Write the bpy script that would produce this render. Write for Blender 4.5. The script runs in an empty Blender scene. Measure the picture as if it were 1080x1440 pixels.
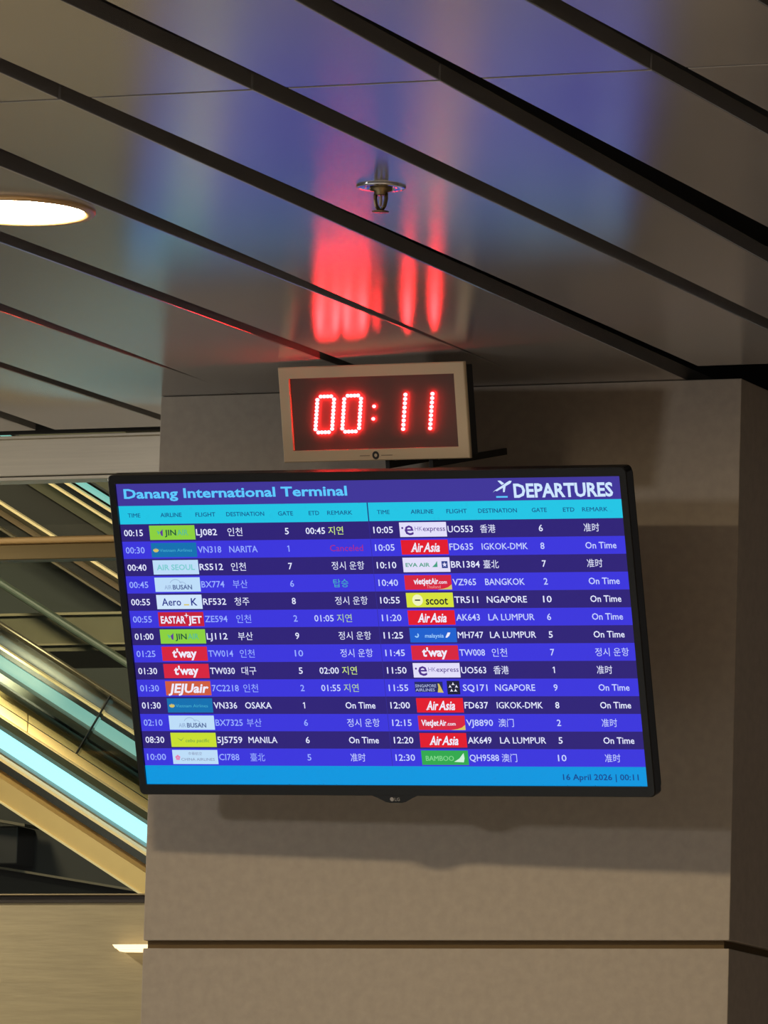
import bpy, bmesh, math, random
from mathutils import Matrix, Vector

random.seed(4)
S = bpy.context.scene
COL = S.collection
H0 = 1.55                      # eye height of the photographer above the hall floor
CEIL = 1.8065 + H0             # underside of the metal ceiling
PI = math.pi

# ------------------------------------------------------------------ camera
cam = bpy.data.cameras.new('camera')
cam.sensor_fit = 'AUTO'; cam.sensor_width = 36.0
cam.lens = 9858.07 / 1440 * 36.0          # long phone zoom
cam.clip_start = 0.1; cam.clip_end = 200
camo = bpy.data.objects.new('camera', cam); COL.objects.link(camo)
right = Vector((0.92571297, 0.37715357, 0.02847234))
down = Vector((-0.02298512, 0.13123600, -0.99108466))
fwd = Vector((-0.37752771, 0.91680549, 0.13015579))
m = Matrix.Identity(4)
for i in range(3):
    m[i][0] = right[i]; m[i][1] = -down[i]; m[i][2] = -fwd[i]
m[2][3] = H0
camo.matrix_world = m
S.camera = camo

# ------------------------------------------------------------------ world, exposure
S.view_settings.view_transform = 'Standard'
S.view_settings.look = 'None'
S.view_settings.exposure = 0.0
S.view_settings.gamma = 1.0
S.view_settings.use_curve_mapping = False
S.cycles.use_denoising = True
S.cycles.max_bounces = 6
S.cycles.sample_clamp_indirect = 6.0
W = bpy.data.worlds.new('world'); S.world = W; W.use_nodes = True
bg = W.node_tree.nodes['Background']
bg.inputs['Color'].default_value = (1.0, 0.91, 0.83, 1)
bg.inputs['Strength'].default_value = 0.085


def area(name, loc, target, size, power, color, spread=180, shape='DISK', size_y=None):
    l = bpy.data.lights.new(name, 'AREA'); l.shape = shape; l.size = size
    if size_y: l.size_y = size_y
    l.energy = power; l.color = color; l.spread = math.radians(spread)
    o = bpy.data.objects.new(name, l); COL.objects.link(o)
    o.location = loc
    o.rotation_euler = (Vector(target) - Vector(loc)).to_track_quat('-Z', 'Y').to_euler()
    return o


# left hall lamp outside the frame, then unseen fill lights added to the hall
area('hall_lamp_left', (-6.6, 6.8, CEIL - 0.06), (-4.5, 11.2, 1.5 + H0), 0.30, 30, (0.97, 0.95, 0.96))
for lx, ly, lc, lw in ((-2.2, 8.4, (1.0, 0.80, 0.62), 45), (-6.4, 8.0, (0.68, 0.85, 1.0), 100), (-4.2, 5.8, (0.95, 0.93, 0.95), 45), (-1.0, 5.0, (1.0, 0.80, 0.60), 52)):
    area('hall_bounce_fill', (lx, ly, CEIL - 0.02), (lx, ly, 0), 0.22, lw, lc, spread=100)  # added fill: its bounce off the floor brightens the ceiling
area('sill_wall_fill', (-6.75, 11.30, CEIL - 0.03), (-5.6, 12.2, 0.6 + H0), 0.2, 20, (1.0, 0.91, 0.74), spread=150)  # added fill that brightens the wall under the glazing
# unseen fill lights added to brighten the escalator hall
area('escalator_fill', (-7.3, 12.9, 3.0 + H0), (-6.7, 13.9, 1.2 + H0), 0.6, 72, (1.0, 0.84, 0.56))
area('escalator_fill_far', (-8.6, 14.8, 3.4 + H0), (-7.3, 15.7, 1.8 + H0), 0.5, 30, (1.0, 0.84, 0.58))


# small fill light added to brighten the golden panel of the middle escalator
area('gold_panel_fill', (-6.98, 14.12, 1.755 + H0), (-6.80, 14.3, 1.585 + H0), 0.08, 2.6, (1.0, 0.86, 0.58), spread=95)


# ------------------------------------------------------------------ helpers
def lin(c):
    f = lambda v: (v / 255 / 12.92) if v / 255 <= 0.04045 else ((v / 255 + 0.055) / 1.055) ** 2.4
    return (f(c[0]), f(c[1]), f(c[2]), 1)


def mat(name, rgb, rough=0.6, metal=0.0, emit=None, strength=0.0, spec=0.5, noise=0.0, scale=40, bump=0.0, aniso=0.0, stretch=None, coat=0.0):
    M = bpy.data.materials.new(name); M.use_nodes = True
    nt = M.node_tree; b = nt.nodes['Principled BSDF']
    b.inputs['Base Color'].default_value = lin(rgb)
    b.inputs['Roughness'].default_value = rough
    b.inputs['Metallic'].default_value = metal
    b.inputs['Specular IOR Level'].default_value = spec
    b.inputs['Coat Weight'].default_value = coat
    if emit is not None:
        b.inputs['Emission Color'].default_value = lin(emit) if max(emit) > 2.5 else (*emit, 1)
        b.inputs['Emission Strength'].default_value = strength
    if noise or bump:
        tc = nt.nodes.new('ShaderNodeTexCoord')
        mp = nt.nodes.new('ShaderNodeMapping')
        if stretch: mp.inputs['Scale'].default_value = stretch
        nz = nt.nodes.new('ShaderNodeTexNoise')
        nz.inputs['Scale'].default_value = scale; nz.inputs['Detail'].default_value = 6
        nt.links.new(tc.outputs['Object'], mp.inputs[0]); nt.links.new(mp.outputs[0], nz.inputs['Vector'])
        if noise:
            cr = nt.nodes.new('ShaderNodeValToRGB')
            c = lin(rgb)
            cr.color_ramp.elements[0].position = 0.3; cr.color_ramp.elements[1].position = 0.7
            cr.color_ramp.elements[0].color = (*[v * (1 - noise) for v in c[:3]], 1)
            cr.color_ramp.elements[1].color = (*[min(1, v * (1 + noise)) for v in c[:3]], 1)
            nt.links.new(nz.outputs['Fac'], cr.inputs[0]); nt.links.new(cr.outputs[0], b.inputs['Base Color'])
        if bump:
            bp = nt.nodes.new('ShaderNodeBump'); bp.inputs['Strength'].default_value = bump
            bp.inputs['Distance'].default_value = 0.002
            nt.links.new(nz.outputs['Fac'], bp.inputs['Height']); nt.links.new(bp.outputs[0], b.inputs['Normal'])
    return M


def glow(name, rgb, strength=1.0):
    return mat(name, (4, 4, 4), rough=0.35, emit=rgb, strength=strength, spec=0.25)


def link(name, bm, mats, parent=None, smooth=False):
    me = bpy.data.meshes.new(name); bm.to_mesh(me); bm.free()
    if not isinstance(mats, (list, tuple)): mats = [mats]
    for x in mats: me.materials.append(x)
    if smooth:
        for p in me.polygons: p.use_smooth = True
    o = bpy.data.objects.new(name, me); COL.objects.link(o)
    if parent: o.parent = parent
    return o


def empty(name, loc, mw=None):
    o = bpy.data.objects.new(name, None); COL.objects.link(o)
    o.empty_display_size = 0.05
    if mw is not None: o.matrix_world = mw
    else: o.location = loc
    return o


def tag(o, label=None, cat=None, group=None, kind=None):
    if label: o['label'] = label
    if cat: o['category'] = cat
    if group: o['group'] = group
    if kind: o['kind'] = kind
    return o


def box(bm, x0, x1, y0, y1, z0, z1, mi=0, bevel=0.0, seg=2):
    vs = [bm.verts.new((x, y, z)) for z in (z0, z1) for y in (y0, y1) for x in (x0, x1)]
    fs = []
    for idx in ((0, 2, 3, 1), (4, 5, 7, 6), (0, 1, 5, 4), (1, 3, 7, 5), (3, 2, 6, 7), (2, 0, 4, 6)):
        f = bm.faces.new([vs[i] for i in idx]); f.material_index = mi; fs.append(f)
    if bevel:
        es = list({e for f in fs for e in f.edges})
        bmesh.ops.bevel(bm, geom=es, offset=bevel, segments=seg, affect='EDGES', profile=0.5, material=-1)


def prism(bm, pts, y0, y1, mi=0):
    """polygon in x,z extruded along y (y0 = near side)"""
    a = [bm.verts.new((p[0], y0, p[1])) for p in pts]
    b = [bm.verts.new((p[0], y1, p[1])) for p in pts]
    n = len(pts); fs = []
    fs.append(bm.faces.new(a)); fs.append(bm.faces.new(b[::-1]))
    for i in range(n):
        j = (i + 1) % n
        fs.append(bm.faces.new((a[j], a[i], b[i], b[j])))
    for f in fs: f.material_index = mi
    bmesh.ops.recalc_face_normals(bm, faces=fs)
    return fs


def lathe(bm, prof, seg=48, mi=0, center=(0, 0)):
    """profile of (r, z) turned about the z axis"""
    rings = []
    for r, z in prof:
        if r < 1e-6:
            rings.append([bm.verts.new((center[0], center[1], z))])
        else:
            rings.append([bm.verts.new((center[0] + r * math.cos(2 * PI * k / seg), center[1] + r * math.sin(2 * PI * k / seg), z)) for k in range(seg)])
    fs = []
    for A, B in zip(rings, rings[1:]):
        for k in range(seg):
            j = (k + 1) % seg
            if len(A) == 1 and len(B) == 1: continue
            if len(A) == 1: fs.append(bm.faces.new((A[0], B[j], B[k])))
            elif len(B) == 1: fs.append(bm.faces.new((A[k], A[j], B[0])))
            else: fs.append(bm.faces.new((A[k], A[j], B[j], B[k])))
    for f in fs: f.material_index = mi
    return fs


def tube(bm, pts, r, seg=10, mi=0):
    pts = [Vector(p) for p in pts]; rings = []
    for i, p in enumerate(pts):
        t = (pts[min(i + 1, len(pts) - 1)] - pts[max(i - 1, 0)]).normalized()
        a = t.orthogonal().normalized() if i == 0 else (rings_a - t * rings_a.dot(t)).normalized()
        rings_a = a
        b = t.cross(a)
        rings.append([bm.verts.new(p + r * (math.cos(2 * PI * k / seg) * a + math.sin(2 * PI * k / seg) * b)) for k in range(seg)])
    for A, B in zip(rings, rings[1:]):
        for k in range(seg):
            j = (k + 1) % seg
            bm.faces.new((A[k], A[j], B[j], B[k])).material_index = mi
    bm.faces.new(rings[0][::-1]).material_index = mi
    bm.faces.new(rings[-1]).material_index = mi


# ------------------------------------------------------------------ materials of the setting
m_plank = mat('satin_ceiling_metal', (200, 197, 195), rough=0.215, metal=0.72, noise=0.04, scale=6)
# satin metal: a soft mirror layer over a matt one
nt = m_plank.node_tree; b = nt.nodes['Principled BSDF']
b.inputs['Metallic'].default_value = 0.0; b.inputs['Specular IOR Level'].default_value = 0.0; b.inputs['Roughness'].default_value = 0.9
gs = nt.nodes.new('ShaderNodeBsdfAnisotropic'); gs.distribution = 'BECKMANN'
gs.inputs['Color'].default_value = (0.66, 0.65, 0.64, 1); gs.inputs['Roughness'].default_value = 0.206
mxp = nt.nodes.new('ShaderNodeMixShader'); mxp.inputs[0].default_value = 0.74
nt.links.new(b.outputs[0], mxp.inputs[1]); nt.links.new(gs.outputs[0], mxp.inputs[2])
nt.links.new(mxp.outputs[0], nt.nodes['Material Output'].inputs['Surface'])
m_black = mat('plenum_black', (14, 12, 10), rough=0.9)
m_stone = mat('taupe_stone', (172, 160, 144), rough=0.62, noise=0.06, scale=55, bump=0.25, spec=0.3)
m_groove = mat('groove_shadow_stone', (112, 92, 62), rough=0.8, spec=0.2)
m_fascia = mat('brushed_fascia', (190, 180, 160), rough=0.33, metal=0.35, noise=0.05, scale=30, stretch=(0.2, 1, 6))
m_sillwall = mat('beige_ribbed_stone', (160, 146, 112), rough=0.6, noise=0.08, scale=22, stretch=(0.5, 1, 5), bump=0.3, spec=0.3)
m_darkmetal = mat('dark_cap_metal', (52, 44, 34), rough=0.4, metal=0.5)
m_backwall = mat('dark_olive_wall', (58, 57, 46), rough=0.8)
m_floor = mat('grey_hall_floor', (156, 146, 132), rough=0.3, noise=0.05, scale=8)

# ------------------------------------------------------------------ hall floor, pillar, walls
bm = bmesh.new(); box(bm, -12, 6, -4, 12.2, -0.1, 0.0)
tag(link('floor', bm, m_floor), kind='structure')

# pillar clad in stone slabs, with the shadow groove between two courses
PX0, PX1, PY0, PY1 = -5.045, -3.9575, 11.2, 12.15
GZ0, GZ1 = 0.8290 + H0, 0.8430 + H0
bm = bmesh.new()
box(bm, PX0, PX1, PY0, PY1, 0.0, GZ0, 0, 0.0015)
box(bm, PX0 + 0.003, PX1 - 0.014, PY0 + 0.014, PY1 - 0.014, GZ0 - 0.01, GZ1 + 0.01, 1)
box(bm, PX0, PX1, PY0, PY1, GZ1, CEIL - 0.0008, 0, 0.0015)
tag(link('wall_pillar', bm, [m_stone, m_groove]), kind='structure')

# ------------------------------------------------------------------ ceiling: metal planks under a dark plenum
bm = bmesh.new(); box(bm, -10.2, 1.2, 3.0, 11.60, CEIL + 0.16, CEIL + 0.22)
box(bm, -4.9, 1.2, 11.60, 11.66, CEIL + 0.002, CEIL + 0.22)
box(bm, -10.2, -4.9, 11.60, 11.612, CEIL + 0.003, CEIL + 0.22)
ceiling = tag(link('ceiling', bm, m_black), kind='structure')
ceiling['label'] = 'satin metal plank ceiling with dark recessed gaps between the planks'
YA, YB, YJ = 4.4, 11.545, 8.605
# x of each gap's right-hand lip and left-hand flange, at y = 6 and y = 11.6
LIP = [(-3.1675, -3.0813), (-3.4121, -3.4299), (-3.6997, -3.7082), (-4.0081, -3.9854), (-4.2413, -4.3277),
       (-4.6524, -4.5502), (-4.8384, -4.9005), (-5.3059, -5.1320), (-5.3566, -5.4127)]
FLANGE = [(-3.1705, -3.1864), (-3.3990, -3.5747), (-3.7705, -3.7384), (-4.0271, -4.0638), (-4.3906, -4.3123),
          (-4.7369, -4.5740), (-5.0588, -4.8779), (-5.3092, -5.1652), (-5.3741, -5.4513)]
for k in range(9, 16):
    LIP.append((-5.37 - 0.288 * (k - 8), -5.415 - 0.288 * (k - 8)))
    FLANGE.append((-5.39 - 0.288 * (k - 8), -5.455 - 0.288 * (k - 8)))
LIP = [(-3.17 + 0.288 * k, -3.09 + 0.288 * k) for k in (7, 6, 5, 4, 3, 2, 1)] + LIP
FLANGE = [(-3.18 + 0.288 * k, -3.18 + 0.288 * k) for k in (7, 6, 5, 4, 3, 2, 1)] + FLANGE


def at(edge, y): return edge[0] + (edge[1] - edge[0]) * (y - 6.0) / 5.6


for k in range(len(LIP) - 1):
    r, l = FLANGE[k], LIP[k + 1]
    yend = YB
    if at(l, 11) > -4.15: yend = 11.06          # cut short of the pillar, leaving a dark shadow gap
    for y0, y1 in ((YA, YJ - 0.004), (YJ + 0.004, yend)):
        bm = bmesh.new()
        vs = []
        for z in (CEIL, CEIL + 0.024):
            for (e, y) in ((r, y0), (r, y1), (l, y1), (l, y0)):
                vs.append(bm.verts.new((at(e, y), y, z)))
        for idx in ((0, 1, 2, 3), (7, 6, 5, 4), (0, 4, 5, 1), (1, 5, 6, 2), (2, 6, 7, 3), (3, 7, 4, 0)):
            bm.faces.new([vs[i] for i in idx])
        bmesh.ops.recalc_face_normals(bm, faces=bm.faces)
        es = [e for e in bm.edges if all(abs(v.co.z - CEIL) < 1e-5 for v in e.verts)]
        bmesh.ops.bevel(bm, geom=es, offset=0.0013, segments=2, affect='EDGES', profile=0.5)
        link('ceiling_plank', bm, m_plank, ceiling)

# fascia that closes the ceiling edge towards the escalator hall
bm = bmesh.new()
box(bm, -10.2, -4.9, 11.615, 11.66, 1.7325 + H0, 1.802 + H0, 0, 0.002)
box(bm, -10.2, -4.9, 11.611, 11.66, 1.802 + H0, 1.8075 + H0, 0, 0.001)
box(bm, -10.2, -4.9, 11.612, 11.66, 1.724 + H0, 1.7305 + H0, 0, 0.001)
box(bm, -10.2, -4.9, 11.62, 11.66, 1.730 + H0, 1.733 + H0, 1)
tag(link('trim_1', bm, [m_fascia, m_black]), kind='structure')

# solid wall under the glazing, left of the pillar
bm = bmesh.new(); box(bm, -10.2, -3.9, 12.20, 12.40, 0.0, 0.990 + H0)
tag(link('wall_left', bm, m_sillwall), kind='structure')
bm = bmesh.new()
box(bm, -10.2, -3.9, 12.195, 12.42, 0.990 + H0, 1.0035 + H0, 0)
box(bm, -10.2, -3.9, 12.185, 12.42, 1.0035 + H0, 1.0065 + H0, 1, 0.0006)
win = tag(link('window_1', bm, [m_darkmetal, mat('sill_edge_metal', (150, 132, 98), rough=0.35, metal=0.8)]), kind='structure')
m_gold = mat('gold_anodised_metal', (236, 192, 124), rough=0.35, metal=0.25)
m_bronze = mat('bronze_metal', (112, 94, 56), rough=0.45, metal=0.6)
bm = bmesh.new()
box(bm, -10.2, -3.9, 12.205, 12.25, 1.657 + H0, 1.6875 + H0, 1, 0.002)
box(bm, -10.2, -3.9, 12.190, 12.25, 1.6875 + H0, 1.700 + H0, 0, 0.004, 3)
link('transom', bm, [m_gold, m_bronze], win)
G = bpy.data.materials.new('clear_glass'); G.use_nodes = True
nt = G.node_tree; nt.nodes.clear()
out = nt.nodes.new('ShaderNodeOutputMaterial'); mx = nt.nodes.new('ShaderNodeMixShader'); fr = nt.nodes.new('ShaderNodeFresnel')
tr = nt.nodes.new('ShaderNodeBsdfTransparent'); gl = nt.nodes.new('ShaderNodeBsdfGlossy')
tr.inputs[0].default_value = (0.95, 0.98, 0.955, 1); gl.inputs['Roughness'].default_value = 0.02; fr.inputs[0].default_value = 1.45
nt.links.new(fr.outputs[0], mx.inputs[0]); nt.links.new(tr.outputs[0], mx.inputs[1]); nt.links.new(gl.outputs[0], mx.inputs[2]); nt.links.new(mx.outputs[0], out.inputs[0])
for z0, z1 in ((1.0065, 1.657), (1.700, 2.35)):
    bm = bmesh.new(); box(bm, -10.2, -3.9, 12.226, 12.232, z0 + H0, z1 + H0)
    link('glass_pane', bm, G, win)

# escalator hall behind the glass
bm = bmesh.new(); box(bm, -13, -2, 17.4, 17.6, -1, 5.4 + H0)
tag(link('wall_back', bm, m_backwall), kind='structure')
bm = bmesh.new(); box(bm, -13, -2, 11.62, 17.6, 4.2 + H0, 4.4 + H0)
tag(link('ceiling_escalator_hall', bm, m_backwall), kind='structure')
bm = bmesh.new(); box(bm, -13.2, -13, 11.62, 17.6, -1, 5.4 + H0)
tag(link('wall_far_left', bm, m_backwall), kind='structure')
m_slab = mat('olive_slab_edge', (100, 97, 68), rough=0.6, noise=0.06, scale=20)
m_slabtop = mat('slab_nosing', (140, 132, 98), rough=0.5)
bm = bmesh.new()
box(bm, -12.9, -3, 15.0, 15.35, 1.815 + H0, 1.9005 + H0, 0)
box(bm, -12.9, -3, 14.99, 15.35, 1.9005 + H0, 1.9065 + H0, 1)
box(bm, -12.9, -3, 14.99, 15.35, 1.8285 + H0, 1.8325 + H0, 1)
tag(link('trim_2', bm, [m_slab, m_slabtop]), kind='structure')

# ------------------------------------------------------------------ escalators (30 degree incline)
SL = -0.5885


def strip(name, parent, mats, y, thick, top, bot, xm, x0, x1, mi=0, bevel=0.0):
    """inclined board between two sloping edges given as (slope, intercept) near x = xm"""
    bt = top[0] * xm + top[1] - SL * xm
    bb = bot[0] * xm + bot[1] - SL * xm
    bm = bmesh.new()
    pts = [(x0, SL * x0 + bt + H0), (x1, SL * x1 + bt + H0), (x1, SL * x1 + bb + H0), (x0, SL * x0 + bb + H0)]
    prism(bm, pts, y, y + thick)
    if bevel:
        bmesh.ops.bevel(bm, geom=list(bm.edges), offset=bevel, segments=2, affect='EDGES', profile=0.5)
    return link(name, bm, mats, parent)


m_clad = mat('champagne_cladding', (205, 172, 112), rough=0.42, metal=0.35, noise=0.03, scale=30)
m_goldpanel = mat('golden_steel_panel', (250, 222, 160), rough=0.38, metal=0.1)
m_rubber = mat('black_rubber', (22, 24, 26), rough=0.45)
m_greyal = mat('grey_aluminium', (112, 104, 84), rough=0.4, metal=0.5)
m_darkgreen = mat('dark_glass_edge', (70, 76, 62), rough=0.35)
m_cream = mat('selflit_cream_trim', (236, 214, 160), rough=0.4, emit=(236, 214, 160), strength=0.18)  # trim is no lamp; faint emission puts the light on it
m_lit1 = mat('backlit_cyan_panel', (40, 50, 50), emit=(0.60, 1.5, 1.75), strength=1.0)
m_lit2 = mat('backlit_pale_teal_panel', (40, 50, 50), emit=(0.27, 0.55, 0.50), strength=1.0)
m_lit3 = mat('backlit_teal_panel', (40, 50, 50), emit=(0.22, 0.58, 0.52), strength=1.0)
m_dark = mat('dark_underside', (30, 30, 25), rough=0.7)
m_box = mat('black_box', (20, 18, 16), rough=0.6)
m_tan = mat('tan_board', (116, 96, 66), rough=0.5)
m_darkteal = mat('dark_teal_panel', (50, 57, 49), rough=0.5)
m_olive = mat('olive_board', (74, 72, 50), rough=0.6)
m_tealreflection = mat('muted_teal_reflection', (84, 98, 84), rough=0.4)

# near escalator
e = empty('escalator', (-6.2, 13.5, 1.2 + H0))
tag(e, 'nearest escalator, with the broad bright cyan light strip above champagne side cladding', 'escalator', 'escalators behind the glass')
inv = Matrix.Translation(-Vector(e.location))


def shift(o):
    o.data.transform(inv); return o


x0, x1, xm = -8.2, -4.6, -6.2
shift(strip('side_cladding', e, m_clad, 13.30, 0.25, (-.5859, -2.3678), (-.5855, -2.4140), xm, x0, x1))
shift(strip('cladding_edge', e, m_cream, 13.295, 0.02, (-.5855, -2.4120), (-.5855, -2.4165), xm, x0, x1))
shift(strip('shadow_gap', e, m_dark, 13.42, 0.1, (-.5900, -2.372), (-.5900, -2.400), xm, x0, x1))
shift(strip('rubber_seal', e, m_rubber, 13.40, 0.1, (-.5827, -2.3309), (-.5890, -2.3925), xm, x0, x1))
shift(strip('trim_line', e, m_cream, 13.35, 0.04, (-.5872, -2.3423), (-.5870, -2.3480), xm, x0, x1))
shift(strip('deck_board', e, m_greyal, 13.40, 0.1, (-.5848, -2.325), (-.5872, -2.351), xm, x0, x1))
tag(shift(strip('light_strip', e, m_lit1, 13.45, 0.1, (-.5832, -2.285), (-.5848, -2.3340), xm, x0, x1)), 'glowing white cyan light strip')
shift(strip('glass_edge', e, m_darkgreen, 13.50, 0.1, (-.5795, -2.253), (-.5832, -2.2945), xm, x0, x1))
bm = bmesh.new()
prism(bm, [(-8.2, SL * -8.2 - 2.41 + H0), (-5.2, SL * -5.2 - 2.41 + H0), (-5.2, -0.2 + H0), (-8.2, -0.2 + H0)], 14.02, 14.05)
shift(link('underside_panel', bm, m_dark, e))
bm = bmesh.new(); box(bm, -6.95, -6.585, 13.93, 14.02, 1.216 + H0, 1.300 + H0, 0, 0.003)
shift(link('equipment_box', bm, m_box, e))
m_trussbar = mat('truss_bar_paint', (92, 84, 68), rough=0.6)
bm = bmesh.new()
prism(bm, [(-6.9, 1.2535 + H0), (-6.0, 1.1145 + H0), (-6.0, 1.1095 + H0), (-6.9, 1.2485 + H0)], 13.95, 14.02)
prism(bm, [(-6.9, 1.360 + H0), (-6.56, 1.303 + H0), (-6.56, 1.297 + H0), (-6.9, 1.353 + H0)], 13.91, 14.0)
shift(link('truss_bar', bm, m_trussbar, e))

# second escalator behind it
e = empty('escalator', (-6.65, 14.35, 1.55 + H0))
tag(e, 'middle escalator, with golden inner panels and a pale teal light strip between black bands', 'escalator', 'escalators behind the glass')
inv = Matrix.Translation(-Vector(e.location))
x0, x1, xm = -8.6, -4.9, -6.65
shift(strip('trim_line', e, m_cream, 14.27, 0.03, (-.5797, -2.3630), (-.5795, -2.3720), xm, x0, x1))
jx = -6.745          # panel joint: two golden panels butted together
for a, b in ((x0, jx - 0.0012), (jx + 0.0012, x1)):
    shift(strip('gold_panel', e, m_goldpanel, 14.30, 0.1, (-.5822, -2.3399), (-.5797, -2.3814), xm, a, b))
shift(strip('shadow_gap', e, m_bronze, 14.31, 0.1, (-.5889, -2.3734), (-.5822, -2.3430), xm, x0, x1))
shift(strip('handrail', e, m_rubber, 14.40, 0.1, (-.5988, -2.4335), (-.5889, -2.388), xm, x0, x1))
shift(strip('handrail_guide', e, mat('guide_grey', (104, 106, 94), rough=0.4), 14.35, 0.06, (-.5993, -2.4097), (-.5988, -2.425), xm, x0, x1))
tag(shift(strip('light_strip', e, m_lit2, 14.41, 0.1, (-.5866, -2.2955), (-.5902, -2.3553), xm, x0, x1)), 'pale teal light strip')
shift(strip('rubber_seal', e, m_rubber, 14.42, 0.1, (-.5928, -2.3192), (-.5866, -2.2955), xm, x0, x1))
shift(strip('trim_line', e, m_cream, 14.35, 0.03, (-.5996, -2.3520), (-.5994, -2.3563), xm, x0, x1))
shift(strip('back_panel', e, mat('brown_gold_panel', (80, 67, 40), rough=0.45, metal=0.0), 14.45, 0.05, (-.5885, -2.252), (-.5996, -2.3676), xm, x0, x1))
shift(strip('panel_edge', e, m_greyal, 14.40, 0.03, (-.5382, -1.8985), (-.5380, -1.9005), xm, x0, x1))
gx, gz = -6.503, 1.617
bm = bmesh.new()
prism(bm, [(gx - .001, gz + H0), (gx + .001, gz + H0), (gx - .078, gz - .129 + H0), (gx - .080, gz - .129 + H0)], 14.21, 14.222)
shift(link('glass_joint', bm, m_rubber, e))
for a, b in ((-8.4, gx - 0.004), (gx + 0.004, -5.0)):
    bm = bmesh.new()
    d = 0.079
    prism(bm, [(a, SL * (a - gx) + gz + H0), (b, SL * (b - gx) + gz + H0), (b - d, SL * (b - gx) + gz - .129 + H0), (a - d, SL * (a - gx) + gz - .129 + H0)], 14.21, 14.222)
    shift(link('glass_panel', bm, G, e))

# far escalator, high up
e = empty('escalator', (-7.25, 15.6, 2.2 + H0))
tag(e, 'farthest escalator, its dark sides crossed by thin cream lines high under the fascia', 'escalator', 'escalators behind the glass')
inv = Matrix.Translation(-Vector(e.location))
x0, x1, xm = -9.4, -5.4, -7.25
shift(strip('trim_line', e, m_greyal, 15.50, 0.03, (-.6093, -2.3230), (-.6092, -2.3283), xm, x0, x1))
shift(strip('recess_band', e, m_dark, 15.60, 0.1, (-.5893, -2.1578), (-.6093, -2.3386), xm, x0, x1))
shift(strip('tan_board', e, m_tan, 15.58, 0.1, (-.5859, -2.1200), (-.5997, -2.2356), xm, x0, x1))
shift(strip('trim_line', e, m_cream, 15.50, 0.03, (-.5906, -2.1240), (-.5904, -2.1296), xm, x0, x1))
shift(strip('side_panel', e, m_dark, 15.70, 0.05, (-.6013, -2.1176), (-.5929, -2.1693), xm, x0, x1))
shift(strip('upper_board', e, m_olive, 15.68, 0.05, (-.6120, -2.1841), (-.5890, -2.0520), xm, x0, x1))
shift(strip('trim_line', e, m_cream, 15.60, 0.03, (-.6213, -2.2368), (-.6212, -2.2420), xm, x0, x1))
shift(strip('rubber_seal', e, m_rubber, 15.72, 0.05, (-.5837, -1.9576), (-.5899, -2.0252), xm, x0, x1))
shift(strip('trim_line', e, m_cream, 15.60, 0.03, (-.5928, -2.0030), (-.6079, -2.1193), -7.22, x0, x1))
tag(shift(strip('light_strip', e, m_lit3, 15.62, 0.05, (-.6299, -2.2504), (-.6211, -2.1990), -7.2, x0, x1)), 'teal light strip')
shift(strip('rubber_seal', e, m_rubber, 15.72, 0.05, (-.5644, -1.7724), (-.6299, -2.2504), -7.2, x0, x1))
shift(strip('top_board', e, m_olive, 15.72, 0.05, (-.5644, -1.60), (-.5644, -1.7724), -7.2, x0, x1))
shift(strip('underside_panel', e, m_darkteal, 15.72, 0.05, (-.6092, -2.3278), (-.6092, -2.85), xm, x0, x1))

# solid bar modelled for the teal reflection in the glass, before the slab edge
e = strip('teal_reflection_bar', None, m_tealreflection, 14.90, 0.04, (-.6196, -2.4263), (-.6241, -2.4762), -6.95, -9.2, -5.2, bevel=0.006)
tag(e, 'muted grey teal sloping bar, a modelled glass reflection, crossing in front of the olive slab edge', 'handrail')

# small lit lamp end peeping out beside the pillar
m_lampend = mat('warm_lamp_glow', (255, 236, 190), emit=(1.0, 0.80, 0.48), strength=1.15)
lp = empty('wall_lamp', (-5.50, 12.17, 0.90 + H0))
tag(lp, 'small cream lit lamp end low on the beige wall, peeping out left of the pillar', 'lamp')
bm = bmesh.new()
prism(bm, [(-0.046, .008), (0.35, .0095), (0.35, -.001), (-0.040, .0008)], 0.0, 0.03)
link('upper_diffuser', bm, m_lampend, lp)
bm = bmesh.new()
prism(bm, [(-0.039, .0005), (0.35, -.0015), (0.35, -.0095), (-0.032, -.005)], 0.004, 0.03)
link('lower_diffuser', bm, m_lampend, lp)

# ------------------------------------------------------------------ recessed downlight
m_rim = mat('warm_steel_rim', (196, 160, 112), rough=0.4, metal=0.6)
m_reflector = mat('reflector_cream', (235, 205, 150), rough=0.35, metal=0.3)
m_lens = mat('lamp_lens', (255, 245, 220), emit=(1.0, 0.80, 0.52), strength=285)
dl = empty('downlight', (-4.480, 9.392, CEIL))
tag(dl, 'round recessed downlight glowing warm white in a ceiling plank at the left edge', 'ceiling light')
bm = bmesh.new()
lathe(bm, [(0.103, 0.004), (0.103, -0.003), (0.108, -0.006), (0.118, -0.0055), (0.1205, -0.002), (0.1205, 0.0005)], 72)
link('rim', bm, m_rim, dl, True)
bm = bmesh.new(); lathe(bm, [(0.103, -0.003), (0.1015, 0.004), (0.099, 0.009)], 72)
link('reflector', bm, m_reflector, dl, True)
bm = bmesh.new(); lathe(bm, [(0.1015, 0.0015), (0.07, 0.0005), (0.03, 0.0), (0.0, 0.0)], 72)
bmesh.ops.translate(bm, verts=bm.verts, vec=(0, 0, -0.0035))
bmesh.ops.recalc_face_normals(bm, faces=bm.faces)
link('lens', bm, m_lens, dl, True)

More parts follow.
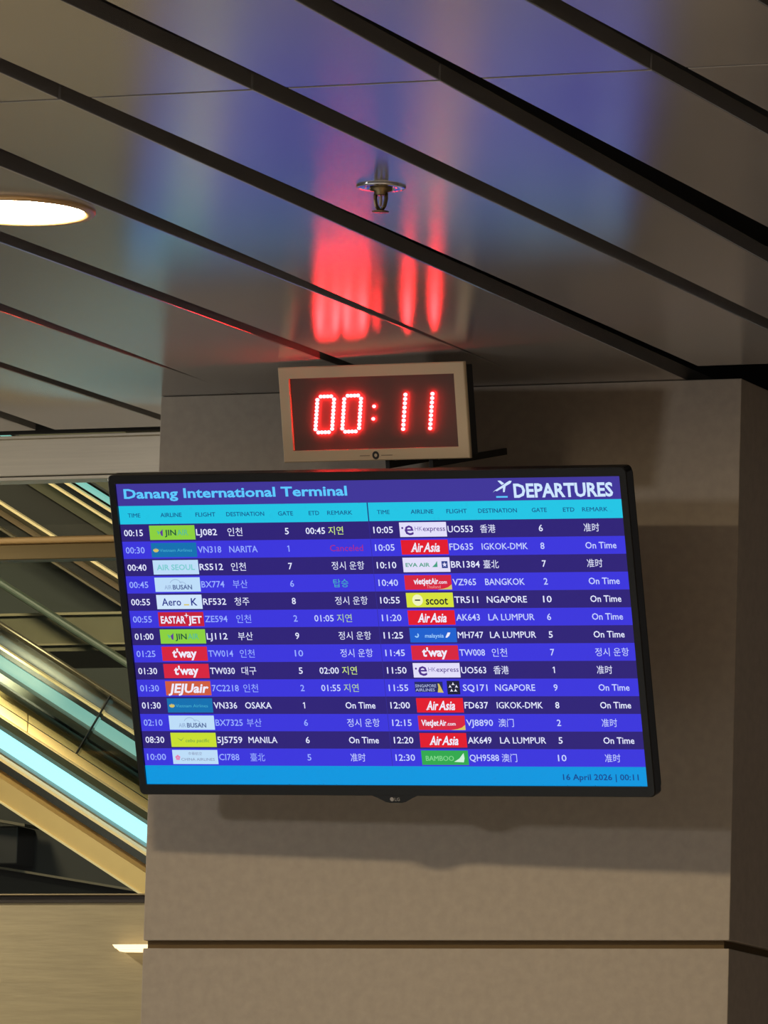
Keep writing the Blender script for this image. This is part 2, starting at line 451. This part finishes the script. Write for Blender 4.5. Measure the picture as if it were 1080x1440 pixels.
# ------------------------------------------------------------------ fire sprinkler
m_chrome = mat('chrome', (205, 205, 210), rough=0.12, metal=1.0)
m_brass = mat('aged_brass', (120, 104, 76), rough=0.3, metal=0.9)
m_bulb = mat('sprinkler_glass_bulb', (190, 170, 160), rough=0.1)
sp = empty('fire_sprinkler', (-3.8638, 9.336, CEIL))
tag(sp, 'chrome pendent fire sprinkler on the ceiling plank above the digital clock', 'sprinkler')
bm = bmesh.new(); lathe(bm, [(0.0365, 0.0), (0.037, -0.0015), (0.034, -0.003), (0.024, -0.0035), (0.018, -0.001), (0.015, 0.0005)], 48)
link('escutcheon', bm, m_chrome, sp, True)
bm = bmesh.new(); lathe(bm, [(0.0165, 0.0), (0.0165, -0.006), (0.010, -0.008), (0.0095, -0.013), (0.0, -0.013)], 24)
link('body', bm, m_brass, sp, True)
for s in (-1, 1):
    bm = bmesh.new(); tube(bm, [(s * .0085, 0, -.011), (s * .0085, 0, -.020), (s * .0065, 0, -.029), (s * .002, 0, -.0355)], 0.0030, 8)
    link('frame_arm', bm, m_brass, sp, True)
bm = bmesh.new(); lathe(bm, [(0.0, -0.012), (0.0022, -0.015), (0.0024, -0.022), (0.0022, -0.028), (0.0, -0.031)], 12)
link('glass_bulb', bm, m_bulb, sp, True)
bm = bmesh.new()
lathe(bm, [(0.0, -0.034), (0.0035, -0.0345), (0.004, -0.037), (0.006, -0.0376), (0.0125, -0.0372), (0.0125, -0.0382), (0.0, -0.0386)], 24)
link('deflector', bm, m_brass, sp, True)

# ------------------------------------------------------------------ lettering helpers (text turned into flat meshes)
ADV = {' ': .278, ':': .278, '-': .333, '|': .26, '.': .278, "'": .191, ',': .278, '_': .556}
ADV.update({c: .556 for c in '0123456789abdeghnopqu_'})
ADV.update({'c': .5, 'f': .278, 'i': .222, 'j': .222, 'k': .5, 'l': .222, 'm': .833, 'r': .333, 's': .5, 't': .278, 'v': .5, 'w': .722, 'x': .5, 'y': .5, 'z': .5})
ADV.update({'A': .667, 'B': .667, 'C': .722, 'D': .722, 'E': .667, 'F': .611, 'G': .778, 'H': .722, 'I': .278, 'J': .5, 'K': .667, 'L': .556, 'M': .833, 'N': .722, 'O': .778, 'P': .667, 'Q': .778, 'R': .722, 'S': .667, 'T': .611, 'U': .722, 'V': .667, 'W': .944, 'X': .667, 'Y': .667, 'Z': .611})
_cache = {}


def glyphs(body, bold, shear):
    key = (body, bold, shear)
    if key not in _cache:
        cu = bpy.data.curves.new('lettering', 'FONT'); cu.body = body; cu.size = 1.0
        cu.resolution_u = 2; cu.fill_mode = 'FRONT'; cu.offset = bold; cu.shear = shear
        o = bpy.data.objects.new('lettering', cu); COL.objects.link(o)
        dg = bpy.context.evaluated_depsgraph_get()
        me = bpy.data.meshes.new_from_object(o.evaluated_get(dg))
        vs = [v.co[:2] for v in me.vertices]; ps = [tuple(p.vertices) for p in me.polygons]
        bpy.data.objects.remove(o); bpy.data.curves.remove(cu); bpy.data.meshes.remove(me)
        xs = [v[0] for v in vs] or [0]; ys = [v[1] for v in vs] or [0]
        _cache[key] = (vs, ps, min(xs), max(xs), min(ys), max(ys))
    return _cache[key]


_h = glyphs('H', 0.0, 0.0); CAP = _h[5] - _h[4]


def cjk(s): return any(ord(c) > 0x1100 for c in s)


def txt(bm, body, x, z, em, mi, y=-0.0006, align='L', width=None, bold=0.010, shear=0.0, cap=None):
    """flat lettering in the x-z plane; x,z in metres; z = mid height of the capitals"""
    if body == '1':          # a numeral one with its flag
        a = em * .716 / 2
        for pts in ([(x - .01 * em, z - a), (x + .105 * em, z - a), (x + .105 * em, z + a), (x - .01 * em, z + a)],
                    [(x - .15 * em, z + a * .45), (x - .01 * em, z + a * .60), (x - .01 * em, z + a), (x - .15 * em, z + a * .68)]):
            f = bm.faces.new([bm.verts.new((p[0], y, p[1])) for p in pts]); f.material_index = mi
        return
    heavy = bold if 'M' in body else 0.0      # capital M thickens by doubling the stroke instead
    vs, ps, ax, bx, ay, by = glyphs(body, 0.0 if (cjk(body) or heavy) else bold, shear)
    if width is None:
        width = sum(ADV.get(c, .97) for c in body) * em * 0.985 - em * .05
    sx = width / max(1e-6, bx - ax)
    if cjk(body):
        sz = em * 0.92 / 0.92 * 0.95 / max(1e-6, by - ay); base = z - em * 0.475; oy = ay
    else:
        sz = (cap if cap else em * 0.716) / CAP; base = z - (cap if cap else em * 0.716) / 2; oy = 0.0
    x0 = x if align == 'L' else (x - width / 2 if align == 'C' else x - width)
    for sh in ((-.9, 0.0), (.9, -.00003)) if heavy else ((0, 0),):
        nv = [bm.verts.new((x0 + (v[0] - ax) * sx + sh[0] * heavy * sx, y + sh[1], base + (v[1] - oy) * sz)) for v in vs]
        for p in ps:
            try:
                f = bm.faces.new([nv[i] for i in p]); f.material_index = mi
            except ValueError:
                pass


def rect(bm, x0, x1, z0, z1, y, mi):
    f = bm.faces.new([bm.verts.new(p) for p in ((x0, y, z0), (x1, y, z0), (x1, y, z1), (x0, y, z1))]); f.material_index = mi


def poly(bm, pts, y, mi):
    f = bm.faces.new([bm.verts.new((p[0], y, p[1])) for p in pts]); f.material_index = mi
    return f


def disc(bm, cx, cz, r, y, mi, rx=None, n=20):
    poly(bm, [(cx + (rx or r) * math.cos(2 * PI * k / n), cz + r * math.sin(2 * PI * k / n)) for k in range(n)], y, mi)


def ring(bm, cx, cz, r0, r1, y, mi, a0=0, a1=360, n=24):
    A = []; B = []
    for k in range(n + 1):
        t = math.radians(a0 + (a1 - a0) * k / n)
        A.append(bm.verts.new((cx + r0 * math.cos(t), y, cz + r0 * math.sin(t))))
        B.append(bm.verts.new((cx + r1 * math.cos(t), y, cz + r1 * math.sin(t))))
    for k in range(n):
        f = bm.faces.new((A[k], B[k], B[k + 1], A[k + 1])); f.material_index = mi


def star(bm, cx, cz, r, y, mi, n=5, q=.4):
    poly(bm, [(cx + (r if k % 2 == 0 else r * q) * math.sin(PI * k / n), cz + (r if k % 2 == 0 else r * q) * math.cos(PI * k / n)) for k in range(2 * n)], y, mi)


# ------------------------------------------------------------------ television with the departures list
m_bezel = mat('black_bezel', (16, 15, 15), rough=0.35, spec=0.4)
m_shell = mat('black_back_shell', (18, 17, 17), rough=0.6)
m_steel = mat('black_bracket_steel', (26, 24, 22), rough=0.5, metal=0.4)
R3 = Matrix(((0.9985, 0.0541, 0.0), (-0.0512, 0.9445, -0.3244), (-0.0175, 0.3239, 0.9459))).normalized()
mw = Matrix.Translation((-4.49215, 10.90095, 1.34106 + H0)) @ R3.to_4x4()
tv = empty('flat_screen_tv', None, mw)
tag(tv, 'large black framed flat screen TV showing the blue departures list on the stone pillar', 'television')
SW, SH = 0.4705, 0.2645
OX, OZT, OZB = 0.4840, 0.2795, 0.2825


def rrect(x0, x1, z0, z1, r, n=4):
    pts = []
    for cx, cz, a in ((x1 - r, z1 - r, 0), (x0 + r, z1 - r, 90), (x0 + r, z0 + r, 180), (x1 - r, z0 + r, 270)):
        for k in range(n + 1):
            t = math.radians(a + 90 * k / n); pts.append((cx + r * math.cos(t), cz + r * math.sin(t)))
    return pts


# bezel: a frame with an opening, front at y = -0.004, 24 mm deep
bm = bmesh.new()
outer = rrect(-OX, OX, -OZB, OZT, 0.009); inner = rrect(-SW, SW, -SH, SH, 0.0008)
yf, yb = -0.0045, 0.020
of = [bm.verts.new((p[0], yf + .0015, p[1])) for p in outer]
of2 = [bm.verts.new((p[0] * .9965, yf, p[1] * .9955)) for p in outer]
ob = [bm.verts.new((p[0], yb, p[1])) for p in outer]
inf = [bm.verts.new((p[0], yf, p[1])) for p in inner]
inb = [bm.verts.new((p[0], 0.003, p[1])) for p in inner]
n = len(outer)
for i in range(n):
    j = (i + 1) % n
    for a, b in ((ob, of), (of, of2), (of2, inf), (inf, inb)):
        bm.faces.new((a[i], a[j], b[j], b[i]))
bmesh.ops.recalc_face_normals(bm, faces=bm.faces)
link('bezel', bm, m_bezel, tv)
bm = bmesh.new()
prism(bm, rrect(-OX + .004, OX - .004, -OZB + .004, OZT - .004, 0.012), 0.0195, 0.032)
box(bm, -0.30, 0.30, 0.031, 0.062, -0.20, 0.12, 0, 0.012)
link('back_shell', bm, m_shell, tv)
# chin tab with the maker's mark
bm = bmesh.new()
prism(bm, [(-0.042, -0.2815), (-0.030, -0.2862), (-0.016, -0.2930), (-0.008, -0.2946), (0.014, -0.2946), (0.022, -0.2928), (0.034, -0.2866), (0.046, -0.2815)], yf + .0005, 0.012)
chin = link('chin', bm, m_bezel, tv)
m_logo = mat('grey_print', (150, 146, 142), rough=0.5)
bm = bmesh.new()
disc(bm, -0.0035, -0.2882, 0.0036, yf - 0.0001, 0)
txt(bm, 'LG', 0.0015, -0.2882, 0.0075, 0, y=yf - 0.0001, width=0.0095, bold=0.01)
link('maker_mark', bm, m_logo, chin)
# bracket to the pillar (local y runs back and, because of the tilt, slightly up)
bm = bmesh.new()
box(bm, -0.11, 0.11, 0.062, 0.072, -0.17, 0.10)
for s in (-1, 1): box(bm, s * .09 - .012, s * .09 + .012, 0.070, 0.20, -0.055, -0.025)
link('mount_bracket', bm, m_steel, tv)

screen_bm = bmesh.new(); rect(screen_bm, -SW, SW, -SH, SH, 0.0005, 0)
screen = link('screen', screen_bm, glow('screen_navy', (52, 46, 150)), tv)
screen['label'] = 'lit blue departures screen'

C = {}
PAL = {
    'title': (62, 52, 152), 'cyan': (30, 196, 228), 'foot': (0, 150, 222), 'dark': (44, 30, 118), 'light': (58, 52, 220),
    'divider': (24, 40, 120),
    'ttext': (92, 200, 255), 'dep': (205, 228, 255), 'head': (16, 84, 138), 'date': (16, 62, 140),
    'w': (226, 230, 255), 'wl': (150, 170, 255), 'wr': (196, 206, 255), 'yel': (206, 232, 128), 'yel2': (178, 206, 150), 'red': (168, 40, 130), 'grn': (70, 176, 190),
    'lime': (138, 208, 62), 'limedk': (30, 84, 62), 'limebl': (86, 188, 150), 'purple': (96, 60, 150),
    'teal': (12, 112, 176), 'tealt': (70, 176, 206), 'gold': (214, 196, 96),
    'pale': (188, 220, 248), 'pale2': (206, 228, 252), 'seoul': (128, 204, 210), 'busan': (88, 110, 158), 'busl': (150, 178, 214), 'navy': (36, 48, 140),
    'crim': (196, 30, 58), 'crim2': (214, 34, 62), 'white': (238, 236, 252), 'orange': (206, 92, 62),
    'yellow': (200, 222, 48), 'yelgr': (120, 168, 70), 'pink': (226, 130, 180), 'grey': (132, 142, 176),
    'lilac': (226, 222, 250), 'hkp': (76, 44, 140), 'hkg': (132, 122, 184),
    'aared': (226, 22, 44), 'evag': (66, 158, 130), 'evab': (42, 62, 140), 'scoot': (214, 226, 58), 'black': (26, 28, 44), 'scw': (240, 244, 190),
    'mas': (26, 96, 206), 'masl': (150, 200, 250), 'sia': (34, 40, 104), 'siat': (170, 180, 220), 'star': (26, 26, 54),
    'bam': (48, 168, 78), 'bamt': (128, 214, 140), 'sail': (206, 242, 220), 'vjdk': (236, 150, 150),
}


def pm(key):
    if key not in C: C[key] = glow('screen_' + key, PAL[key])
    return C[key]


class Sheet:
    """one mesh of coloured flat shapes on the screen"""
    def __init__(s): s.bm = bmesh.new(); s.keys = []
    def i(s, key):
        if key not in s.keys: s.keys.append(key)
        return s.keys.index(key)
    def rect(s, x0, x1, z0, z1, key, y=0.0): rect(s.bm, x0, x1, z0, z1, y, s.i(key))
    def txt(s, body, x, z, em, key, **k): txt(s.bm, body, x, z, em, s.i(key), **k)
    def done(s, name, label=None):
        o = link(name, s.bm, [pm(k) for k in s.keys], screen)
        if label: o['label'] = label
        return o


# title bar
t = Sheet(); t.rect(-SW, SW, .2250, SH, 'title')
t.txt('Danang International Terminal', -.4572, .2462, .02, 'ttext', width=.4240, cap=.0158, bold=.026)
t.txt('DEPARTURES', .2748, .2418, .02, 'dep', width=.1805, cap=.0222, bold=.030)
i = t.i('dep')
poly(t.bm, [(.2365, .2395), (.2400, .2425), (.2445, .2415), (.2705, .2545), (.2730, .2585), (.2690, .2590), (.2640, .2565)], -.0006, i)
poly(t.bm, [(.2560, .2525), (.2610, .2495), (.2585, .2400), (.2555, .2395)], -.0007, i)
poly(t.bm, [(.2590, .2545), (.2520, .2595), (.2470, .2592), (.2540, .2520)], -.0007, i)
t.rect(.2420, .2630, .2303, .2330, 'ttext', -.0006)
t.done('title_bar')
# column headings
for x0, x1, cols in ((-.4700, .0010, (('TIME', -.4535, .024), ('AIRLINE', -.3909, .0407), ('FLIGHT', -.3237, .038), ('DESTINATION', -.2651, .0721), ('GATE', -.1669, .0283), ('ETD', -.1089, .0197), ('REMARK', -.0740, .0468))),
                     (.0030, .4700, (('TIME', .0191, .0235), ('AIRLINE', .0816, .0421), ('FLIGHT', .1478, .0378), ('DESTINATION', .2064, .0711), ('GATE', .3045, .0275), ('ETD', .3615, .0209), ('REMARK', .3965, .0462)))):
    t = Sheet(); t.rect(x0, x1, .1930, .2250, 'cyan')
    for s, x, w in cols: t.txt(s, x, .2085, .01, 'head', width=w, cap=.0070, bold=.012)
    t.done('column_heading_bar')
t = Sheet(); t.rect(.0010, .0030, .1930, .2250, 'divider'); t.done('divider')
# footer
t = Sheet(); t.rect(-SW, SW, -SH, -.2315, 'foot')
t.txt('16 April 2026 | 00:11', .3162, -.2492, .0148, 'date', width=.138, cap=.0098, bold=.012); t.done('footer_bar')

ROWS_L = [('00:15', 'jin', 'LJ082', '인천', '5', '00:45', '지연', 'yel'), ('00:30', 'vna', 'VN318', 'NARITA', '1', '', 'Canceled', 'red'),
          ('00:40', 'seoul', 'RS512', '인천', '7', '', '정시 운항', None), ('00:45', 'busan', 'BX774', '부산', '6', '', '탑승', 'grn'),
          ('00:55', 'aerok', 'RF532', '청주', '8', '', '정시 운항', None), ('00:55', 'eastar', 'ZE594', '인천', '2', '01:05', '지연', 'yel2'),
          ('01:00', 'jin', 'LJ112', '부산', '9', '', '정시 운항', None), ('01:25', 'tway', 'TW014', '인천', '10', '', '정시 운항', None),
          ('01:30', 'tway', 'TW030', '대구', '5', '02:00', '지연', 'yel'), ('01:30', 'jeju', '7C2218', '인천', '2', '01:55', '지연', 'yel2'),
          ('01:30', 'vna', 'VN336', 'OSAKA', '1', '', 'On Time', None), ('02:10', 'busan', 'BX7325', '부산', '6', '', '정시 운항', None),
          ('08:30', 'cebu', '5J5759', 'MANILA', '6', '', 'On Time', None), ('10:00', 'china', 'CI788', '臺北', '5', '', '准时', None)]
ROWS_R = [('10:05', 'hk', 'UO553', '香港', '6', '准时'), ('10:05', 'aa', 'FD635', 'IGKOK-DMK', '8', 'On Time'), ('10:10', 'eva', 'BR1384', '臺北', '7', '准时'),
          ('10:40', 'vjt', 'VZ965', 'BANGKOK', '2', 'On Time'), ('10:55', 'scoot', 'TR511', 'NGAPORE', '10', 'On Time'), ('11:20', 'aa', 'AK643', 'LA LUMPUR', '6', 'On Time'),
          ('11:25', 'mas', 'MH747', 'LA LUMPUR', '5', 'On Time'), ('11:45', 'tway', 'TW008', '인천', '7', '정시 운항'), ('11:50', 'hk', 'UO563', '香港', '1', '准时'),
          ('11:55', 'sia', 'SQ171', 'NGAPORE', '9', 'On Time'), ('12:00', 'aa', 'FD637', 'IGKOK-DMK', '8', 'On Time'), ('12:15', 'vj', 'VJ8890', '澳门', '2', '准时'),
          ('12:20', 'aa', 'AK649', 'LA LUMPUR', '5', 'On Time'), ('12:30', 'bam', 'QH9588', '澳门', '10', '准时')]


def logo(kind, x, z):
    """airline plate 87 x 25 mm centred at z, left edge at x"""
    t = Sheet(); w, h = .0870, .0250; x1 = x + w; z0, z1 = z - h / 2, z + h / 2; y1, y2 = -.0008, -.0012
    L = lambda s, xx, zz, em, key, **k: t.txt(s, x + xx, z + zz, em, key, y=y2, **k)
    bgc = {'jin': 'lime', 'vna': 'teal', 'seoul': 'pale', 'busan': 'pale', 'aerok': 'pale2', 'eastar': 'crim', 'tway': 'crim2', 'jeju': 'orange', 'cebu': 'yellow',
           'china': 'pale', 'hk': 'lilac', 'aa': 'aared', 'eva': 'lilac', 'vjt': 'crim2', 'vj': 'crim2', 'scoot': 'scoot', 'mas': 'mas', 'sia': 'light', 'bam': 'bam'}[kind]
    label = {'jin': 'lime green airline plate', 'vna': 'teal airline plate', 'seoul': 'pale airline plate with teal letters', 'busan': 'pale airline plate with grey blue letters',
             'aerok': 'pale airline plate with navy letters', 'eastar': 'crimson airline plate', 'tway': 'red airline plate with bold white letters', 'jeju': 'orange airline plate',
             'cebu': 'yellow airline plate', 'china': 'pale airline plate with a pink flower', 'hk': 'white airline plate with a purple e', 'aa': 'bright red airline plate with white script',
             'eva': 'white airline plate with green letters', 'vjt': 'red airline plate with a yellow corner', 'vj': 'red airline plate with a yellow corner',
             'scoot': 'yellow airline plate with black letters', 'mas': 'blue airline plate', 'sia': 'navy airline plate with a gold bird', 'bam': 'green airline plate with a pale sail'}[kind]
    if kind != 'sia': t.rect(x, x1, z0, z1, bgc, y1)
    P = lambda pts, key, y=y2: poly(t.bm, [(x + p[0], z + p[1]) for p in pts], y, t.i(key))
    if kind == 'jin':
        P([(.014, .004), (.020, .001), (.017, -.004)], 'limebl'); P([(.020, .001), (.026, .006), (.025, -.006), (.022, -.005)], 'purple')
        L('JIN', .029, 0, .016, 'limedk', width=.022, cap=.0095, bold=.02); L('AIR', .053, 0, .016, 'limebl', width=.021, cap=.0095, bold=.01)
    elif kind == 'vna':
        for dx in (-.004, -.002, 0, .002, .004): P([(.009 + dx, .004 - abs(dx) * .4), (.0105 + dx, -.001), (.009 + dx * .4, -.004), (.0075 + dx, -.001)], 'gold', y2 - abs(dx) * .01)
        L('Vietnam Airlines', .016, -.0005, .01, 'tealt', width=.062, cap=.0052, bold=.0)
    elif kind == 'seoul': L('AIR SEOUL', .007, 0, .014, 'seoul', width=.073, cap=.0092, bold=.026)
    elif kind == 'busan':
        L('AIR', .018, -.0045, .01, 'busl', width=.014, cap=.0070, bold=.02); L('BUSAN', .034, -.0045, .012, 'busan', width=.037, cap=.0076, bold=.028)
        ring(t.bm, x + .040, z - .003, .0115, .0125, y2, t.i('busl'), 25, 150); ring(t.bm, x + .052, z - .0045, .0085, .0095, y2, t.i('busl'), 20, 120)
    elif kind == 'aerok':
        L('Aero', .010, 0, .018, 'navy', width=.037, cap=.0125, bold=.012); L('K', .066, 0, .018, 'navy', width=.012, cap=.0125, bold=.015)
        P([(.052, -.0062), (.062, -.0062), (.062, -.0040), (.052, -.0040)], 'gold')
    elif kind == 'eastar':
        L('EASTAR', .0045, -.001, .014, 'white', width=.047, cap=.0120, bold=.028); L('JET', .057, -.001, .014, 'white', width=.0265, cap=.0120, bold=.028)
        star(t.bm, x + .0545, z + .0065, .0052, y2, t.i('white'), 4, .25)
    elif kind == 'tway': L("t'way", .020, .001, .02, 'white', width=.047, cap=.0140, bold=.035)
    elif kind == 'jeju': L('JEJUair', .005, 0, .018, 'white', width=.078, cap=.0150, bold=.030, shear=.22)
    elif kind == 'cebu':
        L('cebu pacific', .028, -.001, .01, 'yelgr', width=.046, cap=.0058, bold=.012, shear=.15)
        P([(.012, .004), (.020, .000), (.026, .005), (.020, -.0022)], 'yelgr')
    elif kind == 'china':
        for k in range(5):
            a = 2 * PI * k / 5 + .3; disc(t.bm, x + .010 + .0028 * math.cos(a), z - .001 + .0028 * math.sin(a), .0022, y2 - k * .00002, t.i('pink'), n=10)
        L('中華航空', .031, .0062, .0062, 'grey', width=.026); L('CHINA AIRLINES', .0165, -.0040, .01, 'grey', width=.064, cap=.0046, bold=.004)
    elif kind == 'hk':
        disc(t.bm, x + .0055, z + .0030, .0018, y2, t.i('hkp')); L('e', .0095, .0028, .04, 'hkp', width=.0165, cap=.0235, bold=.012)
        L('HK', .0285, .0015, .01, 'hkg', width=.014, cap=.0072, bold=.0); L('express', .0435, .0015, .012, 'hkp', width=.041, cap=.0082, bold=.006)
    elif kind == 'aa':
        L('Air', .0175, -.0003, .02, 'white', width=.0235, cap=.0150, bold=.024, shear=.32); L('Asia', .0405, -.0003, .02, 'white', width=.031, cap=.0150, bold=.024, shear=.32)
        P([(.016, -.0075), (.024, -.0055), (.023, -.0072)], 'white', y2 - .0001)
    elif kind == 'eva':
        L('EVA AIR', .005, 0, .012, 'evag', width=.045, cap=.0064, bold=.02); P([(.054, -.004), (.064, -.004), (.064, .0065), (.060, .001)], 'evag')
        P([(.072, -.006), (.083, -.006), (.083, .006), (.072, .006)], 'evab'); star(t.bm, x + .0775, z, .0045, y2 - .0002, t.i('lilac'), 5, .45)
    elif kind in ('vjt', 'vj'):
        P([(.087, -.0125), (.087, -.0035), (.080, -.0085), (.072, -.0108), (.060, -.0125)], 'gold')
        dz = .0022 if kind == 'vjt' else 0
        wd = .052 if kind == 'vjt' else .044
        L('vietjet' if kind == 'vjt' else 'VietJet', .006 if kind == 'vj' else .017, dz, .014, 'white', width=.032, cap=.0098, bold=.028, shear=.08)
        L('Air', .039 if kind == 'vj' else .049, dz, .014, 'white', width=.0135, cap=.0098, bold=.024, shear=.08)
        L('.com', .053 if kind == 'vj' else .062, dz - .0016, .01, 'white', width=.0165, cap=.0060, bold=.015)
        if kind == 'vjt': L('Thailand', .040, -.0075, .008, 'vjdk', width=.026, cap=.0052, bold=.0)
    elif kind == 'scoot':
        disc(t.bm, x + .021, z, .0098, y2, t.i('scw')); P([(.016, -.0011), (.026, -.0011), (.026, .0011), (.016, .0011)], 'black', y2 - .0002)
        L('scoot', .036, -.001, .018, 'black', width=.041, cap=.0135, bold=.018)
    elif kind == 'mas':
        ring(t.bm, x + .013, z, .0018, .0042, y2, t.i('masl'), 200, 420); L('malaysia', .028, -.0008, .012, 'masl', width=.035, cap=.0066, bold=.016, shear=.1)
        P([(.066, -.004), (.071, .0045), (.076, .0045), (.0735, -.001), (.069, -.0045)], 'white')
    elif kind == 'sia':
        t.rect(x, x + .052, z - .0075, z + .0105, 'sia', y1)
        L('SINGAPORE', .001, .0035, .01, 'siat', width=.039, cap=.0050, bold=.01); L('AIRLINES', .001, -.0035, .01, 'siat', width=.036, cap=.0050, bold=.01)
        P([(.042, -.008), (.053, -.0085), (.050, -.002), (.046, .007), (.043, .0075), (.044, .001)], 'gold')
        P([(.060, -.0115), (.0835, -.0115), (.0835, .012), (.060, .012)], 'star', y1)
        for k in range(5):
            a = PI / 2 + 2 * PI * k / 5
            star(t.bm, x + .0717 + .0062 * math.cos(a), z + .0002 + .0062 * math.sin(a), .0035, y2, t.i('white'), 3, .35)
    elif kind == 'bam':
        L('BAMBOO', .008, -.001, .014, 'bamt', width=.052, cap=.0086, bold=.02)
        P([(.060, -.0070), (.070, -.0015), (.079, .0085), (.080, -.0010), (.078, -.0078)], 'sail')
    t.done('airline_logo', label)


RH = (.1930 + .2315) / 14
for i in range(14):
    zt = .1930 - RH * i; zb = zt - RH; zc = (zt + zb) / 2
    dark = i % 2 == 0
    for side in (0, 1):
        t = Sheet()
        t.rect(-.4700 if side == 0 else .0020, .0012 if side == 0 else .4700, zb, zt, 'dark' if dark else 'light')
        if side == 0:
            tm, lg, fl, ds, gt, et, rm, rc = ROWS_L[i]; c = 'w' if dark else 'wl'; o = -.4733
            tc = c
        else:
            tm, lg, fl, ds, gt, rm = ROWS_R[i]; et = ''; rc = None; c = 'w' if dark else 'wr'; o = 0.0; tc = c
        EM = .0151
        t.txt(tm, -.4645 if side == 0 else .0090, zc, EM, tc)
        t.txt(fl, -.3260 if side == 0 else .1470, zc, EM, c)
        t.txt(ds, -.2660 if side == 0 else .2068, zc, EM, c)
        t.txt(gt, -.1535 if side == 0 else .3180, zc, EM, c, align='C')
        if et: t.txt(et, -.1180, zc, EM, 'w' if dark else 'wr')
        t.txt(rm, -.0755 if side == 0 else .3962, zc, EM, rc or ('w' if dark else 'wr'), bold=.0 if rm == 'Canceled' else .012)
        t.done('flight_row')
        logo(lg, -.4150 if side == 0 else .0580, zc)

# ------------------------------------------------------------------ LED clock above the television
m_case = mat('beige_clock_case', (196, 176, 142), rough=0.5)
m_panel = mat('brown_smoked_panel', (84, 64, 56), rough=0.5, spec=0.3)
m_led = mat('red_led', (60, 5, 5), emit=(1.0, 0.021, 0.024), strength=65)
m_printdk = mat('dark_print', (30, 20, 14), rough=0.5)
m_printlt = mat('faint_print', (128, 108, 84), rough=0.5)
R2 = Matrix(((0.9825, 0.1859, -0.0117), (-0.1838, 0.9574, -0.2227), (-0.0302, 0.2209, 0.9748))).normalized()
ck = empty('digital_clock', None, Matrix.Translation((-4.49751, 10.86, 1.71231 + H0)) @ R2.to_4x4())
tag(ck, 'beige framed digital clock with red LED digits reading 00:11, just above the TV', 'clock')
CW, CH, IW, IH = .1880, .0816, .1668, .0618
bm = bmesh.new()
o0 = [(-CW, -CH), (CW, -CH), (CW, CH), (-CW, CH)]
o1 = [(-CW + .0015, -CH + .0015), (CW - .0015, -CH + .0015), (CW - .0015, CH - .0015), (-CW + .0015, CH - .0015)]
i0 = [(-IW, -IH), (IW, -IH), (IW, IH), (-IW, IH)]
V = lambda pts, y: [bm.verts.new((p[0], y, p[1])) for p in pts]
A, B_, Cc, D, E_ = V(o0, .007), V(o0, .0015), V(o1, 0), V(i0, 0), V(i0, .008)
for a, b in ((A, B_), (B_, Cc), (Cc, D), (D, E_)):
    for k in range(4):
        j = (k + 1) % 4; bm.faces.new((a[k], a[j], b[j], b[k]))
bmesh.ops.recalc_face_normals(bm, faces=bm.faces)
frame = link('frame', bm, m_case, ck)
bm = bmesh.new()
ring(bm, 0.0, -.0726, .0030, .0070, -.0003, 0)
rect(bm, -.032, -.012, -.0736, -.0722, -.0003, 1); rect(bm, .011, .034, -.0736, -.0722, -.0003, 1)
link('printed_mark', bm, [m_printdk, m_printlt], frame)
bm = bmesh.new(); box(bm, -CW + .006, CW - .0015, .0068, .030, -CH + .005, CH - .006, 0, .002)
link('back_housing', bm, m_shell, ck)
bm = bmesh.new(); box(bm, -IW - .001, IW + .001, .0045, .0165, -IH - .001, IH + .001)
panel = link('display_panel', bm, m_panel, ck)
# bracket: two stubs below the case running back to the pillar
bm = bmesh.new()
for x in (.0148, .1020): box(bm, x - .004, x + .004, .012, .029, -.0965, -.074)
for x in (.0148, .1020): box(bm, x - .004, x + .004, .029, .250, -.0965, -.085)
link('bracket', bm, m_steel, ck)


def dots(name, pts, r=.0037):
    bm = bmesh.new()
    for (x, z) in pts:
        mt = Matrix.Translation((x, .0018, z)) @ Matrix.Diagonal((1, .75, .85, 1))
        bmesh.ops.create_uvsphere(bm, u_segments=10, v_segments=6, radius=r, matrix=mt)
    return link(name, bm, m_led, ck, True)


SLANT = .16


def zero(xc, zc):
    pts = []
    hw, hh = .0170, .0305
    for k in range(9):
        z = -hh * .82 + k * (hh * 1.64 / 8)
        pts += [(-hw, z), (hw, z)]
    for k in range(4):
        x = -hw * .62 + k * (hw * 1.24 / 3)
        pts += [(x, hh), (x, -hh)]
    return [(xc + x + SLANT * z, zc + z) for x, z in pts]


def one(xc, zc):
    return [(xc + SLANT * z, zc + z) for z in [-.029 + k * .058 / 8 for k in range(9)]]


dots('digit', zero(-.0990, -.0008)); dots('digit', zero(-.0443, -.0008))
dots('colon', [(.0020, .0104), (-.0014, -.0108)], .0034)
dots('digit', one(.0620, -.0004)); dots('digit', one(.1162, -.0004))
